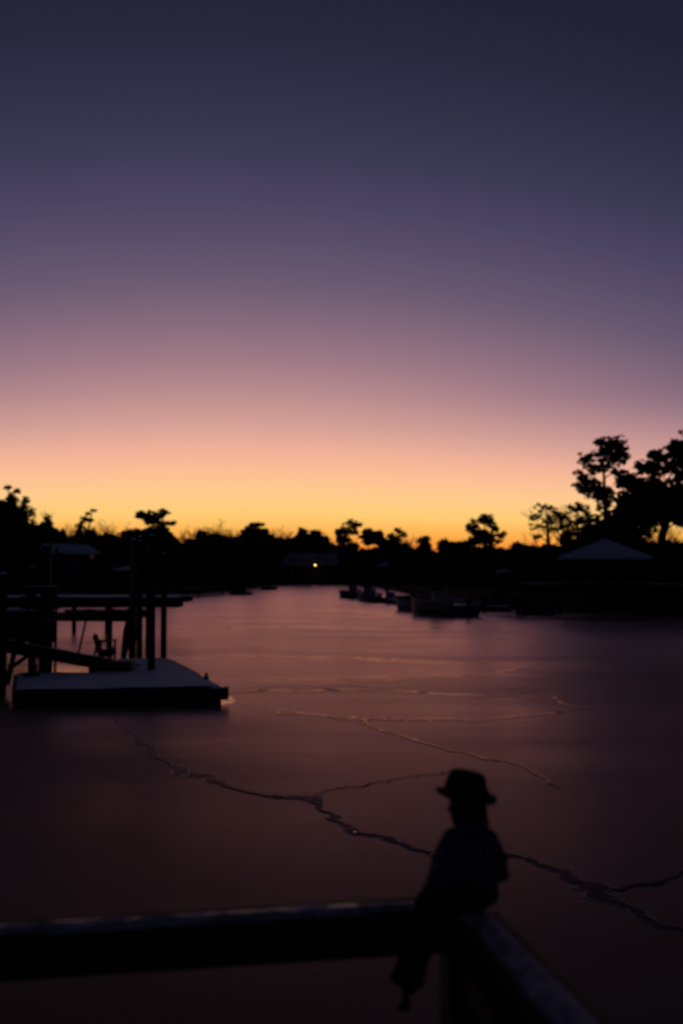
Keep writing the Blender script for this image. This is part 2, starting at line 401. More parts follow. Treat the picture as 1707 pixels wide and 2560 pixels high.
def bare(px, top, d, label, spread, seed, group):
    rnd = random.Random(seed); base = P(px, 1435, d); base.z = 1.6
    rt = empty('bare_tree', base, label, 'bare tree', group); h = P(px, top, d).z-base.z
    tr = MB(); tw = MB()
    def br(p, dr, ln, r, dep):
        q = p+dr*ln+Vector((rnd.uniform(-.1, .1), rnd.uniform(-.1, .1), 0))*ln
        (tr if dep > 2 else tw).tube([p, p.lerp(q, .5)+Vector((rnd.uniform(-.05, .05)*ln, 0, 0)), q], [r, r*.8, r*.6], 5 if dep > 2 else 3, cap=False)
        if dep == 0: return
        for _ in range(3 if dep > 1 else 4):
            v = (dr+Vector((rnd.gauss(0, spread), rnd.gauss(0, spread), rnd.gauss(.1, .25)))).normalized()
            br(q if rnd.random() < .6 else p.lerp(q, .6), v, ln*rnd.uniform(.6, .85), max(r*.6, d*.00010), dep-1)
    br(base, Vector((rnd.uniform(-.08, .08), 0, 1)), h*.32, h*.013, 5)
    tr.build('trunk', M_bark, rt, fix=False); tw.build('crown', M_twig, rt, fix=False); return rt
# --- right bank, the near pines
tall = [(1521, 1127, 36, 30, 1.3), (1469, 1144, 18, 12, 1.2), (1556, 1138, 13, 15, 1.2), (1488, 1171, 24, 13, 1.2), (1452, 1188, 13, 10), (1476, 1211, 26, 13, 1.2), (1440, 1215, 8, 5, .7),
        (1492, 1230, 28, 15, 1.3), (1551, 1180, 22, 7), (1519, 1240, 20, 20, 1.2), (1500, 1266, 11, 10, .6), (1522, 1285, 13, 22, .8), (1462, 1226, 14, 7), (1505, 1105, 16, 9), (1540, 1114, 15, 12), (1530, 1155, 20, 14, .7)]
pine(1516, tall, 112, 'tallest free-standing pine above the pavilion roof, with a tufted open crown', seed=3, leaf=.31, dens=1.35)
big = [(1691, 1121, 24, 18, 1.4), (1649, 1138, 24, 11, 1.3), (1611, 1171, 24, 14, 1.4), (1706, 1150, 20, 10), (1574, 1205, 24, 20, 1.4), (1616, 1215, 38, 20, 1.4), (1670, 1243, 38, 22, 1.6), (1595, 1258, 50, 30, 1.6),
       (1657, 1272, 50, 26, 1.8), (1715, 1262, 36, 36, 1.6), (1750, 1140, 50, 30), (1780, 1220, 60, 50), (1735, 1300, 40, 20, .7), (1640, 1175, 20, 14), (1672, 1160, 16, 20, .9), (1700, 1200, 26, 22, .9), (1740, 1090, 30, 25)]
pine(1650, big, 106, 'broad heavy pine crown rising to the right edge of the picture', seed=4, leaf=.36, trunk_r=.4, dens=1.7)
low = [(1553, 1308, 38, 26, 1.6), (1607, 1308, 32, 22, 1.3), (1570, 1270, 26, 24, 1.5), (1545, 1345, 40, 18, 1.6), (1600, 1345, 34, 14, .8), (1500, 1330, 30, 18, 1.5)]
pine(1560, low, 110, 'dense dark pine filling the gap between tall pine and broad pine', seed=5, leaf=.36, dens=1.7)
pine(1374, [(1364, 1268, 24, 11, 1.1), (1335, 1293, 16, 7), (1343, 1318, 20, 6, .8), (1406, 1301, 20, 20, 1.2), (1377, 1327, 22, 9, .8), (1338, 1340, 20, 5, .6), (1385, 1290, 14, 8, .8), (1365, 1305, 14, 6, .7)], 122,
     'thin airy pine left of the pavilion with orange sky showing through', seed=6, leaf=.28, dens=.8)
pine(1450, [(1440, 1272, 22, 11, 1.2), (1469, 1299, 26, 18, 1.2), (1427, 1335, 30, 14, 1.2), (1415, 1312, 14, 10), (1470, 1332, 30, 16, 1.4), (1492, 1305, 16, 10, 1)], 118,
     'bushy pine directly left of the tallest pine trunk', seed=7, leaf=.32)
pine(1216, [(1209, 1301, 23, 10, 1.3), (1180, 1318, 14, 8, 1.2), (1234, 1318, 15, 10, .9), (1197, 1335, 22, 9, 1.3), (1248, 1338, 14, 5, 1), (1220, 1350, 30, 10, 1.3), (1190, 1350, 20, 9, 1.3)], 150,
     'small domed pine standing alone on the skyline right of centre', seed=8, leaf=.4)
for i, (px, top, dd) in enumerate(((1650, 1285, 112), (1690, 1280, 116), (1722, 1290, 110), (1625, 1300, 118), (1390, 1255, 126), (1415, 1262, 128))):
    bare(px, top, dd, 'leafless twiggy tree under the broad pine at the right edge' if i < 4 else 'faint leafless tree top between the two left pines', .55, 40+i, 'leafless trees on the right bank' if i < 4 else 'leafless trees behind the left pines')
# --- skyline across the creek
pine(390, [(374, 1288, 29, 7, 1.5), (412, 1280, 12, 7, 1.0), (376, 1303, 12, 7, 1.3), (398, 1310, 13, 12, 1.1), (353, 1330, 13, 7, 1.3), (400, 1334, 28, 13, 1.5), (424, 1311, 8, 4), (434, 1306, 6, 2, .7), (350, 1290, 10, 5, 1.3)], 180,
     'flat-topped umbrella pine on the skyline above the boat lift', seed=9, leaf=.42)
pine(207, [(210, 1297, 6, 5), (226, 1302, 7, 4), (220, 1284, 4, 2), (232, 1276, 4, 2, .8), (202, 1318, 8, 12, 1.3), (205, 1335, 12, 8, 1.5)], 170, 'slender leaning pine with a wind-bent tip on the left skyline', seed=10, leaf=.35)
pine(30, [(32, 1250, 12, 13, 1.2), (42, 1228, 10, 4, 1.1), (21, 1219, 4, 3, .8), (63, 1252, 6, 6, .9), (73, 1285, 12, 13, .9), (20, 1285, 30, 20, 1.6), (0, 1275, 24, 16, 1.7), (55, 1268, 14, 10, .8), (45, 1300, 34, 16, 1.6), (-20, 1268, 25, 18, 1.6)], 150,
     'ragged tall pine at the left edge of the picture', seed=11, leaf=.38, trunk_r=.35)
pine(117, [(117, 1310, 10, 8, 1.5), (115, 1325, 16, 9, 1.6), (118, 1292, 3, 7, .5)], 160, 'small pointed evergreen right of the ragged left pine', seed=12, leaf=.4)
pine(640, [(642, 1313, 16, 6, .9), (625, 1329, 18, 8, 1.5), (655, 1328, 14, 6, 1), (640, 1340, 30, 8, 1.6)], 260, 'small flat-topped pine between the umbrella pine and the lit lamp', seed=13, leaf=.6)
pine(758, [(758, 1330, 7, 6, 1.4), (760, 1342, 16, 8, 1.6)], 350, 'small rounded evergreen on the skyline above the lit lamp', seed=14, leaf=.8)
pine(868, [(875, 1308, 16, 7, .7), (896, 1312, 8, 3, 1), (856, 1330, 14, 9, 1.1), (880, 1328, 11, 7, .9), (857, 1350, 14, 9, 1.2), (880, 1318, 14, 5, .5), (905, 1345, 8, 5, .6)], 330, 'two-tiered open pine on the skyline at the centre of the picture', seed=15, leaf=.65)
pine(921, [(921, 1338, 14, 11, 1.5), (925, 1352, 14, 8, 1.4)], 330, 'rounded dark evergreen just right of the two-tiered centre pine', seed=16, leaf=.7)
pine(948, [(948, 1340, 9, 12, .9), (955, 1355, 14, 8, 1.2)], 320, 'narrow tree beside the rounded evergreen right of centre', seed=17, leaf=.65)
pine(990, [(995, 1327, 11, 5, .8), (982, 1340, 13, 6, .8), (1005, 1338, 10, 6, .6), (985, 1355, 18, 8, 1.3)], 310, 'lacy spreading pine where the skyline dips right of centre', seed=18, leaf=.6)
pine(1059, [(1059, 1353, 12, 9, 1.1), (1066, 1344, 6, 4, .8), (1060, 1366, 14, 6, 1.3)], 230, 'low tufted tree at the lowest gap of the skyline', seed=19, leaf=.5)
BL = [(150, 1308), (165, 1312), (182, 1316), (255, 1308), (272, 1312), (292, 1312), (300, 1300), (470, 1306), (485, 1302), (500, 1312), (540, 1320), (560, 1322), (578, 1316), (592, 1320), (728, 1318), (738, 1322), (1062, 1334), (485, 1308), (515, 1316), (550, 1312), (605, 1318), (278, 1306), (135, 1312), (175, 1306), (690, 1326), (965, 1330), (1020, 1336), (826, 1336)]
for i, (px, top) in enumerate(BL):
    g = 'left of the umbrella pine' if px < 400 else ('right of the umbrella pine' if px < 700 else 'near the picture centre')
    bare(px, top-9, D(px)+8, 'faint leafless winter tree on the skyline '+g, .45, 60+i, 'leafless trees '+g)
# --- dark rounded trees of the treeline (copies of a few prototypes)
SK = [(-80, 1262), (0, 1268), (60, 1308), (96, 1316), (117, 1316), (143, 1335), (224, 1341), (239, 1332), (258, 1333), (287, 1341), (311, 1328), (340, 1330), (400, 1325), (438, 1346), (456, 1351), (494, 1341), (545, 1341), (590, 1349), (617, 1332), (670, 1342),
      (700, 1350), (730, 1342), (758, 1338), (790, 1342), (815, 1346), (835, 1366), (856, 1360), (890, 1368), (950, 1368), (1000, 1358), (1040, 1368), (1060, 1364), (1080, 1379), (1100, 1364), (1134, 1354), (1160, 1362), (1200, 1350), (1245, 1368),
      (1275, 1371), (1314, 1354), (1345, 1366), (1400, 1356), (1450, 1340), (1520, 1330), (1600, 1345), (1650, 1358), (1707, 1362), (1800, 1350)]
def sky(x): return float(np.interp(x, [s[0] for s in SK], [s[1] for s in SK]))-6
protos = []
for i in range(6):
    rnd = random.Random(100+i)
    rt = empty('broadleaf_tree', (0, 0, 0), 'dark rounded tree', 'tree')
    cr_ = MB(); tr = MB()
    tr.tube([(0, 0, 0), (.01, 0, .3), (.0, .01, .7)], [.035, .025, .008], 6)
    for j in range(7):
        a = rnd.uniform(0, 6.28); rr = rnd.uniform(0, .2); z = rnd.uniform(.42, .84); r = rnd.uniform(.13, .2)
        c = (math.cos(a)*rr, math.sin(a)*rr, z)
        tr.tube([(0, 0, z-.22), c], [.014, .004], 4)
        cr_.ell(c, (r*.72, r*.72, r*.6), 10, 7, lump=.7, seed=j+i*9)
        cards(cr_, c, (r*1.1, r*1.1, r*.85), 170, .028, rnd)
    tr.build('trunk', M_bark, rt, fix=False); cr_.build('crown', M_leaf2, rt, fix=False); protos.append(rt)
used = set(); ti = 0
for row, (dx, dy, dd) in enumerate(((24, 0, 0), (30, 9, -7), (47, -9, 5))):
    x = -70+row*13
    while x < 1800:
        d = D(x)+dd+R.uniform(-2, 4); top = sky(x)+dy+R.uniform(-3, 4)
        gp = 'treeline left of the umbrella pine' if x < 330 else ('treeline between umbrella pine and lit lamp' if x < 760 else ('treeline behind the far right boats' if x < 1160 else 'trees behind the snowy pavilion'))
        pr = protos[ti % 6]
        if pr in used: o = copy_tree(pr)
        else: o = pr; used.add(pr)
        p = P(x, 1435, d); h = P(x, top, d).z-1.5
        o.location = (p.x, d, 1.5); s = h/.95; wx = min(max(.8*s, 26*d/F*2.6), 1.5*s)
        o.scale = (wx, wx, s); o.rotation_euler = (0, 0, R.uniform(0, 6.28))
        tag(o, 'one of the dark rounded crowns merging into the '+gp, 'tree', 'rounded trees of the '+gp)
        ti += 1; x += dx*(1.0 if x < 1150 else 1.4)+R.uniform(-4, 4)
# undergrowth mass along the banks
m = MB(); rnd = random.Random(55)
x = -90
while x < 1850:
    d = D(x)-9; ht = P(x, sky(x)+22, d).z
    k = 0; z = 1.2; r = 18*d/F
    while z < ht-r*.6:
        c = (P(x, 1435, d).x+rnd.uniform(-1, 1), d+rnd.uniform(-3, 3), z+r*.3)
        m.ell(c, (r*1.5, r*1.4, r*1.1), 9, 6, lump=.8, seed=x+k); cards(m, c, (r*1.8, r*1.6, r*1.3), 60, .012*d/3, rnd)
        z += r*1.1; k += 1
    x += 18
tag(m.build('undergrowth', M_leaf2, fix=False), 'dark thicket of shrubs along the far banks', 'undergrowth', kind='stuff')
# ------------------------------------------------------------------ houses, lamp, pavilion
def gable(m, roofm, a, b, dep, zw, zr, over=.5):
    """box house between plan points a,b (front wall), depth dep, ridge parallel to the front"""
    a = Vector((a[0], a[1], 0)); b = Vector((b[0], b[1], 0)); t = (b-a).normalized(); n = Vector((-t.y, t.x, 0))
    if n.y < 0: n = -n
    c = (a+b)/2+n*dep/2; ang = math.atan2(t.y, t.x); Lh = (b-a).length
    m.box(c+Vector((0, 0, (zw+1)/2)), (Lh, dep, zw-1), rz=ang)
    A = a-t*over-n*over; B = b+t*over-n*over; A2 = a-t*over+n*(dep+over); B2 = b+t*over+n*(dep+over); M1 = (A+A2)/2; M2 = (B+B2)/2
    th = .22
    for s_, (e1, e2) in enumerate(((A, B), (B2, A2))):
        r1, r2 = (M1, M2) if s_ == 0 else (M2, M1)
        v = [e1+Vector((0, 0, zw-.1)), e2+Vector((0, 0, zw-.1)), r2+Vector((0, 0, zr)), r1+Vector((0, 0, zr))]
        u = [q+Vector((0, 0, th)) for q in v]
        roofm.add(v+u, [(3, 2, 1, 0), (4, 5, 6, 7), (0, 1, 5, 4), (1, 2, 6, 5), (2, 3, 7, 6), (3, 0, 4, 7)])
    # gable triangles
    for e1, e2, r1 in ((a, a+n*dep, (a+a+n*dep)/2), (b, b+n*dep, (b+b+n*dep)/2)):
        m.add([e1+Vector((0, 0, zw-.05)), e2+Vector((0, 0, zw-.05)), r1+Vector((0, 0, zr-.05))], [(0, 1, 2)])
    return t, n
def window(rt, p, w, h, n, lit):
    f = MB(); t = Vector((n.y, -n.x, 0)); ang = math.atan2(t.y, t.x)
    for s_ in (-1, 1):
        f.box(p+t*s_*w/2, (.1, .12, h+.1), rz=ang); f.box(p+Vector((0, 0, s_*h/2)), (w-.1, .12, .1), rz=ang)
    fo = f.build('window', M_white, rt); g = MB(); g.box(p, (w-.1, .05, h-.1), rz=ang); g.build('pane', M_litwin if lit else M_glass, fo)
def house(name, label, a, b, dep, zw, zr, wins, roofmat, extra=None):
    rt = empty(name, ((a[0]+b[0])/2, (a[1]+b[1])/2, 1.5), label, 'house')
    w = MB(); r = MB(); t, n = gable(w, r, a, b, dep, zw, zr)
    if extra: extra(w, r)
    w.build('wall', M_siding, rt); r.build('roof', roofmat, rt)
    A = Vector((a[0], a[1], 0)); Lh = (Vector((b[0], b[1], 0))-A).length
    for (f_, z, ww, hh, lit) in wins: window(rt, A+t*Lh*f_-n*.06+Vector((0, 0, z)), ww, hh, n, lit)
    return rt
dH = 338
a = P(702, 1435, dH); b = P(842, 1435, dH); zt = P(0, 1384, dH+4).z; ze = P(0, 1413, dH).z
def ext(w, r):   # lower porch roof on the left
    gable(w, r, (a.x-5.5, a.y-2), (a.x+2, a.y-2), 6, ze-.2, ze+2.0)
house('house', 'wide low house with snowy roof behind the lit lamp', a, b, 8, ze, zt, [(.2, 4.0, 1.2, 1.6, 0), (.45, 4.0, 1.2, 1.6, 0), (.8, 4.0, 1.2, 1.6, 0)], M_roofthin, ext)
dL = 146
a = P(165, 1435, dL); b = P(240, 1435, dL+3); ze = P(0, 1384, dL).z; zt = P(0, 1364, dL+3).z
def ext2(w, r):
    a2 = P(116, 1435, dL-2); b2 = P(158, 1435, dL-1); gable(w, r, a2, b2, 5, P(0, 1382, dL).z, P(0, 1370, dL+2).z)
house('house', 'house with two snowy roof slopes and dim orange windows on the left bank', a, b, 6, ze, zt, [(.85, P(0, 1391, dL).z, .5, .45, 1), (.3, ze-1.4, .9, 1.2, 0)], M_snowr, ext2)
# lamp
lp = P(788, 1413, 334); rt = empty('street_lamp', (lp.x, lp.y, 1.5), 'single lit lamp glowing amber on its post in front of the wide low house', 'lamp')
m = MB(); m.tube([(lp.x, lp.y, 1.4), (lp.x, lp.y, lp.z-.2)], [.09, .05], 8); m.build('post', M_plas, rt)
m = MB(); m.ell(lp, .15, 14, 10); m.build('globe', M_lamp, rt, smooth=True)
m = MB(); m.tube([lp+Vector((0, 0, .16)), lp+Vector((0, 0, .28))], [.2, .04], 10); m.build('cap', M_plas, rt)
# pavilion
def hip(m, c, w, l, z0, z1, th=.18, rz=0, ridge=0):
    co = [Vector((-w/2, -l/2, z0)), Vector((w/2, -l/2, z0)), Vector((w/2, l/2, z0)), Vector((-w/2, l/2, z0))]
    ap = [Vector((-ridge, 0, z1)), Vector((ridge, 0, z1))] if ridge else [Vector((0, 0, z1))]
    M = Matrix.Translation(c) @ Matrix.Rotation(rz, 4, 'Z')
    top = [M @ (v+Vector((0, 0, th))) for v in co+ap]; bot = [M @ v for v in co]
    if ridge: fs = [(0, 1, 5, 4), (1, 2, 5), (2, 3, 4, 5), (3, 0, 4)]
    else: fs = [(0, 1, 4), (1, 2, 4), (2, 3, 4), (3, 0, 4)]
    n = len(top); m.add(top+bot, fs+[(n+3, n+2, n+1, n)]+[(i, n+i, n+(i+1) % 4, (i+1) % 4) for i in range(4)])
dP = 86
pc = P(1512, 1435, dP); z0 = P(0, 1398, dP-2.5).z; z1 = P(0, 1352, dP).z
rt = empty('pavilion', (pc.x, pc.y, 1.5), 'open waterfront pavilion with a snow-covered hip roof on the right bank', 'pavilion')
m = MB(); hip(m, (pc.x, pc.y, 0), 7.0, 4.6, z0, z1, rz=rad(-14)); m.build('roof', M_snowr, rt)
m = MB(); hip(m, (pc.x, pc.y, 0), 7.1, 4.7, z0-.16, z0+.05, .05, rz=rad(-14)); m.build('eaves', M_dark, rt)
for sx in (-1, 0, 1):
    for sy in (-1, 1):
        q = Matrix.Rotation(rad(-14), 4, 'Z') @ Vector((sx*3.0, sy*1.8, 0)); m = MB(); m.box((pc.x+q.x, pc.y+q.y, (2.46+z0)/2), (.18, .18, z0-2.46)); m.build('post', M_dark, rt)
m = MB()
for sy in (-1, 1):
    qa = Matrix.Rotation(rad(-14), 4, 'Z') @ Vector((-3, sy*1.8, 0)); qb = Matrix.Rotation(rad(-14), 4, 'Z') @ Vector((3, sy*1.8, 0))
    for zz in (2.75, 3.35): m.beam((pc.x+qa.x, pc.y+qa.y, zz), (pc.x+qb.x, pc.y+qb.y, zz), .06, .1)
m.build('railing', M_dark, rt)
# small distant roofs
for (px, py, d, w, h, lb) in ((962, 1416, 255, 4.4, .9, 'small far gazebo with curved pale roof above the end boats'), (1262, 1432, 112, 1.6, .4, 'little roofed shelter with faint snow left of the pavilion'),
                              (318, 1426, 118, 2.9, .45, 'low snow-topped boathouse roof behind the boat lift')):
    c = P(px, py, d); rt = empty('shelter', (c.x, c.y, 1.5), lb, 'shelter')
    m = MB(); hip(m, (c.x, c.y, 0), w, w*.8, c.z, c.z+h, .08); m.build('roof', M_snowr, rt)
    for sx in (-1, 1):
        for sy in (-1, 1): m = MB(); m.box((c.x+sx*w*.4, c.y+sy*w*.3, (c.z+1.4)/2), (.12, .12, c.z-1.4)); m.build('post', M_dark, rt)
# ------------------------------------------------------------------ docks
def piling(px_or_p, d, ztop, r=.11, label='', grp=None, py=None, snow=True):
    p = P(px_or_p, 1435, d) if isinstance(px_or_p, (int, float)) else Vector(px_or_p)
    rt = empty('piling', (p.x, p.y, 0), label, 'piling', grp)
    rr = R.uniform(-.02, .02); m = MB()
    m.tube([(p.x-rr, p.y, -1), (p.x, p.y, .4), (p.x+rr*.5, p.y, ztop*.6), (p.x+rr, p.y, ztop)], [r*1.06, r*1.02, r*.97, r*.9], 12); m.build('shaft', M_dark, rt, smooth=False)
    if snow:
        m = MB(); m.ell((p.x+rr, p.y, ztop), (r*.85, r*.85, r*.45), 10, 6); m.build('snow_cap', M_snow, rt, smooth=True)
    return rt
def deck(name, label, cat, a, b, wdt, z, th, snow=.04, posts=(), mt=M_dark, rot=None, grp=None, zb=None):
    """plank deck whose near edge runs a->b (plan points), going back by wdt; z is the top of the timber at a, zb at b"""
    zb = z if zb is None else zb
    a = Vector((a[0], a[1], z)); b = Vector((b[0], b[1], zb)); t = (b-a).normalized(); n = Vector((-t.y, t.x, 0)).normalized()
    if n.y < 0: n = -n
    rt = empty(name, (a+b)/2-Vector((0, 0, th)), label, cat, grp)
    m = MB(); Lh = (b-a).length; k = max(2, int(Lh/.16)); up = n.cross(t) if n.cross(t).z > 0 else t.cross(n)
    for i in range(k):
        c = a+t*(i+.5)*Lh/k
        m.beam(c-up*.02, c+n*wdt-up*.02, Lh/k-.012, .04)
    m.build('planks', M_wood, rt)
    m = MB()
    for f_ in (.03, .5, .97): m.beam(a+n*wdt*f_-up*(th/2+.042), b+n*wdt*f_-up*(th/2+.042), .07, th-.05)
    m.build('stringers', mt, rt)
    if snow:
        m = MB(); nx, ny = max(4, int(Lh/.25)), max(3, int(wdt/.25)); vs = []; fs = []
        for i in range(nx+1):
            for j in range(ny+1):
                e = min(i, nx-i, 2)/2*min(j, ny-j, 1)
                p = a+t*(.04+(Lh-.08)*i/nx)+n*(.04+(wdt-.08)*j/ny)
                if e == 0: p += (t*R.uniform(-.02, .02)+n*R.uniform(-.02, .02)); 
                vs.append(p+up*(.003+snow*e*(.8+.5*noise.noise(p*1.3)))+up*(.01 if e else 0))
        for i in range(nx):
            for j in range(ny): q = i*(ny+1)+j; fs.append((q, q+1, q+ny+2, q+ny+1))
        m.add(vs, fs); m.build('snow_cover', M_snow, rt, smooth=True)
    for (s, e_) in posts:
        p = a+t*s*Lh+n*wdt*e_; m = MB(); m.tube([(p.x, p.y, -1), (p.x, p.y, p.z-.02)], .12, 10); m.build('piling', M_dark, rt)
    return rt
# floating dock, L-shaped: front pontoon + rear leg
ZF = .40
fl, fr, bl, brr = G(31, 1731, ZF), G(562, 1721, ZF), G(36, 1686, ZF), G(425, 1648, ZF)
rt = empty('floating_dock', ((fl+fr)/2).xy.to_3d(), 'snow-covered L-shaped floating dock on the ice at left', 'dock')
bend = G(498, 1686, ZF); rl = G(232, 1685, ZF); rb = G(290, 1650, ZF)
outer = [fl, fr, bend, brr, rb, rl, bl]
def prism(m, poly, z0, z1):
    k = len(poly); m.add([(p.x, p.y, z0) for p in poly]+[(p.x, p.y, z1) for p in poly], [tuple(range(k))[::-1], tuple(range(k, 2*k))]+[(i, (i+1) % k, k+(i+1) % k, k+i) for i in range(k)])
cc = sum(outer, Vector())/7
def inset(poly, f_): return [p+(cc-p).normalized()*f_ for p in poly]
m = MB(); prism(m, outer, .12, ZF-.045); m.build('frame', M_dark, rt)
m = MB(); prism(m, inset(outer, .15), -.3, .12); m.build('pontoons', M_plas, rt)
m = MB()
nb = 44
for i in range(nb):                         # deck boards of the front part, run front to back
    f0 = (i+.5)/nb; p = fl.lerp(fr, f0); q = bl.lerp(bend, f0); m.beam((p.x, p.y-.05, ZF-.02), (q.x, q.y, ZF-.02), (fr-fl).length/nb-.01, .04)
for i in range(34):
    f0 = (i+.5)/34; p = rl.lerp(rb, f0); q = bend.lerp(brr, f0); m.beam((p.x, p.y+.14, ZF-.02), (q.x, q.y+.14, ZF-.02), .14, .038)
m.build('planks', M_wood, rt)
def snowpoly(poly, z, hgt, name, par, res=.16, inn=.06, seed=0):
    ax = (poly[1]-poly[0]).xy.normalized(); org = poly[0].xy.copy(); W = [Vector((p.x, p.y, 0)) for p in poly]
    poly = [Vector(((p.xy-org).dot(ax), (p.xy-org).dot(Vector((-ax.y, ax.x))), 0)) for p in W]      # grid laid along the front edge
    xs = [p.x for p in poly]; ys = [p.y for p in poly]
    def inside(x, y):
        c = False; k = len(poly)
        for i in range(k):
            a, b = poly[i], poly[i-1]
            if (a.y > y) != (b.y > y) and x < (b.x-a.x)*(y-a.y)/(b.y-a.y)+a.x: c = not c
        return c
    def dist(x, y):
        best = 9; p = Vector((x, y))
        for i in range(len(poly)):
            a, b = poly[i].xy, poly[i-1].xy; t = max(0, min(1, (p-a).dot(b-a)/((b-a).length_squared))); best = min(best, (p-a-(b-a)*t).length)
        return best
    m = MB(); idx = {}; nx = int((max(xs)-min(xs))/res)+1; ny = int((max(ys)-min(ys))/res)+1
    def vert(i, j):
        if (i, j) not in idx:
            x = min(xs)+i*res; y = min(ys)+j*res; dd = dist(x, y) if inside(x, y) else 0
            e = min(1, max(0, (dd-inn)/.12)); nn = noise.noise(Vector((x*.8, y*.8, seed)))
            idx[(i, j)] = len(m.v); m.v.append((x, y, z+.003+hgt*(e**.5)*(1+.45*nn)+.012*e*noise.noise(Vector((x*5, y*5, seed)))))
        return idx[(i, j)]
    for i in range(nx):
        for j in range(ny):
            x = min(xs)+(i+.5)*res; y = min(ys)+(j+.5)*res
            if inside(x, y) and dist(x, y) > inn+.03: m.f.append((vert(i, j), vert(i+1, j), vert(i+1, j+1), vert(i, j+1)))
    m.v = [(org.x+ax.x*x-ax.y*y, org.y+ax.y*x+ax.x*y, z_) for x, y, z_ in m.v]
    return m.build(name, M_snow, par, smooth=True)
snowpoly(outer, ZF, .06, 'snow_cover', rt, res=.06)
m = MB(); m.box((fr.x+.02, fr.y+.1, .28), (.12, .3, .3)); m.build('corner_bumper', M_plas, rt)
# cleat
cp = G(516, 1702, ZF); rt = empty('dock_cleat', cp, 'dark mooring cleat on the right edge of the snowy float', 'cleat')
m = MB(); m.box(cp+Vector((0, 0, .06)), (.12, .2, .12)); m.build('base', M_plas, rt)
m = MB(); m.tube([cp+Vector((0, -.17, .15)), cp+Vector((0, -.08, .17)), cp+Vector((0, .08, .17)), cp+Vector((0, .17, .15))], [.025, .04, .04, .025], 8); m.build('horns', M_plas, rt)
# gangway
ga, gb = P(-90, 1580, 28.5), P(357, 1664, 33.2)
gw = deck('gangway', 'narrow snow-covered gangway sloping down onto the float', 'gangway', ga, gb, 2.0, ga.z, .20, .05, zb=gb.z)
t = (gb-ga).normalized()
m = MB()
for f_ in (.12, .28, .44, .60):
    p = ga.lerp(gb, f_); m.beam(p+Vector((0, .05, -.1)), p+Vector((.22, .05, .95)), .05, .05)
pa, pb = ga.lerp(gb, .06)+Vector((.2, .05, .95)), ga.lerp(gb, .62)+Vector((.2, .05, .95)); m.beam(pa, pb, .06, .06)
m.build('handrail', M_dark, gw)
# timber pilings
for (px, d, zt, r, lb) in ((381, 31.7, 4.3, .105, 'stout piling rising through the snow at the middle of the float'), (411, 37.2, 3.9, .10, 'rightmost thin piling behind the back corner of the float'),
                        (351, 37.0, 4.3, .10, 'dark piling just left of the one through the float'), (333, 38.5, 4.4, .12, 'leaning piling draped with rope beside the boat lift beam'),
                        (113, 31.2, 4.0, .13, 'heavy piling between gangway and float near the left edge'), (83, 31.6, 3.4, .10, 'slimmer piling just left of the heavy gangway piling'),
                        (8, 29, 3.2, .12, 'piling at the far left edge under the pier')):
    piling(px, d, zt, r, lb)
# boat lift: beams, cradle
bla, blb = P(140, 1435, 38.2), P(326, 1435, 38.2)
lift = empty('boat_lift', ((bla+blb)/2).xy.to_3d(), 'boat lift with a heavy horizontal beam over the water behind the gangway', 'boat lift')
m = MB(); zz = (P(0, 1530, 38.2).z+P(0, 1553, 38.2).z)/2
m.beam((bla.x-.4, 38.2, zz), (blb.x, 38.2, zz-.02), .22, .30); m.build('beam', M_dark, lift)
m = MB(); m.beam((bla.x-.4, 41.2, zz), (blb.x+.3, 41.2, zz), .22, .30); m.build('beam', M_dark, lift)
m = MB()
for xx in (bla.x+.5, (bla.x+blb.x)/2+.1, blb.x-.3): m.beam((xx, 38.2, zz+.1), (xx, 41.3, zz+.1), .14, .14)
m.build('cradle', M_dark, lift)
m = MB()
for xx in (bla.x-.2, blb.x+.05): m.tube([(xx, 38.3, zz), (xx, 38.3, 4.2)], .02, 6)
m.build('cable', M_alu, lift)
m = MB(); m.box((blb.x+.1, 38.1, zz-.1), (.3, .3, .8)); m.build('motor_box', M_plas, lift)
for (px, lb) in ((128, 'left one of the two pale guide poles left of the lift'), (142, 'right one of the two pale guide poles left of the lift'), (369, 'tall pale guide pole beside the pilings'), (337, 'fainter pale guide pole left of the tall one')):
    p = P(px, 1435, 39.5); rt = empty('guide_pole', (p.x, p.y, 0), lb, 'pole', 'pale guide poles of the boat lift')
    m = MB(); m.tube([(p.x, p.y, -.5), (p.x, p.y, P(0, 1368, 39.5).z)], .05, 8); m.build('shaft', M_siding, rt); m = MB(); m.ell((p.x, p.y, P(0, 1368, 39.5).z), .055, 8, 6); m.build('cap', M_white, rt)
# rope bundle on the leaning piling
p = P(326, 1600, 38.0); rt = empty('rope_coil', (p.x, p.y, p.z), 'dark coil of rope and cover hanging on the leaning piling', 'rope')
m = MB()
for k in range(5):
    pts = [p+Vector((math.cos(a)*(.13+.02*k), -.05*k*.5, .55+math.sin(a)*(.33+.03*k)-.1*k)) for a in np.linspace(0, 6.28, 18)]; m.tube(pts, .035, 6, cap=False)
m.build('coil', M_plas, rt)
m = MB(); m.tube([p+Vector((-.12, 0, .4)), p+Vector((-.14, 0, 0)), p+Vector((-.22, 0, -.6)), p+Vector((-.3, 0, -1.0))], [.1, .14, .1, .05], 8); m.build('loose_end', M_plas, rt)
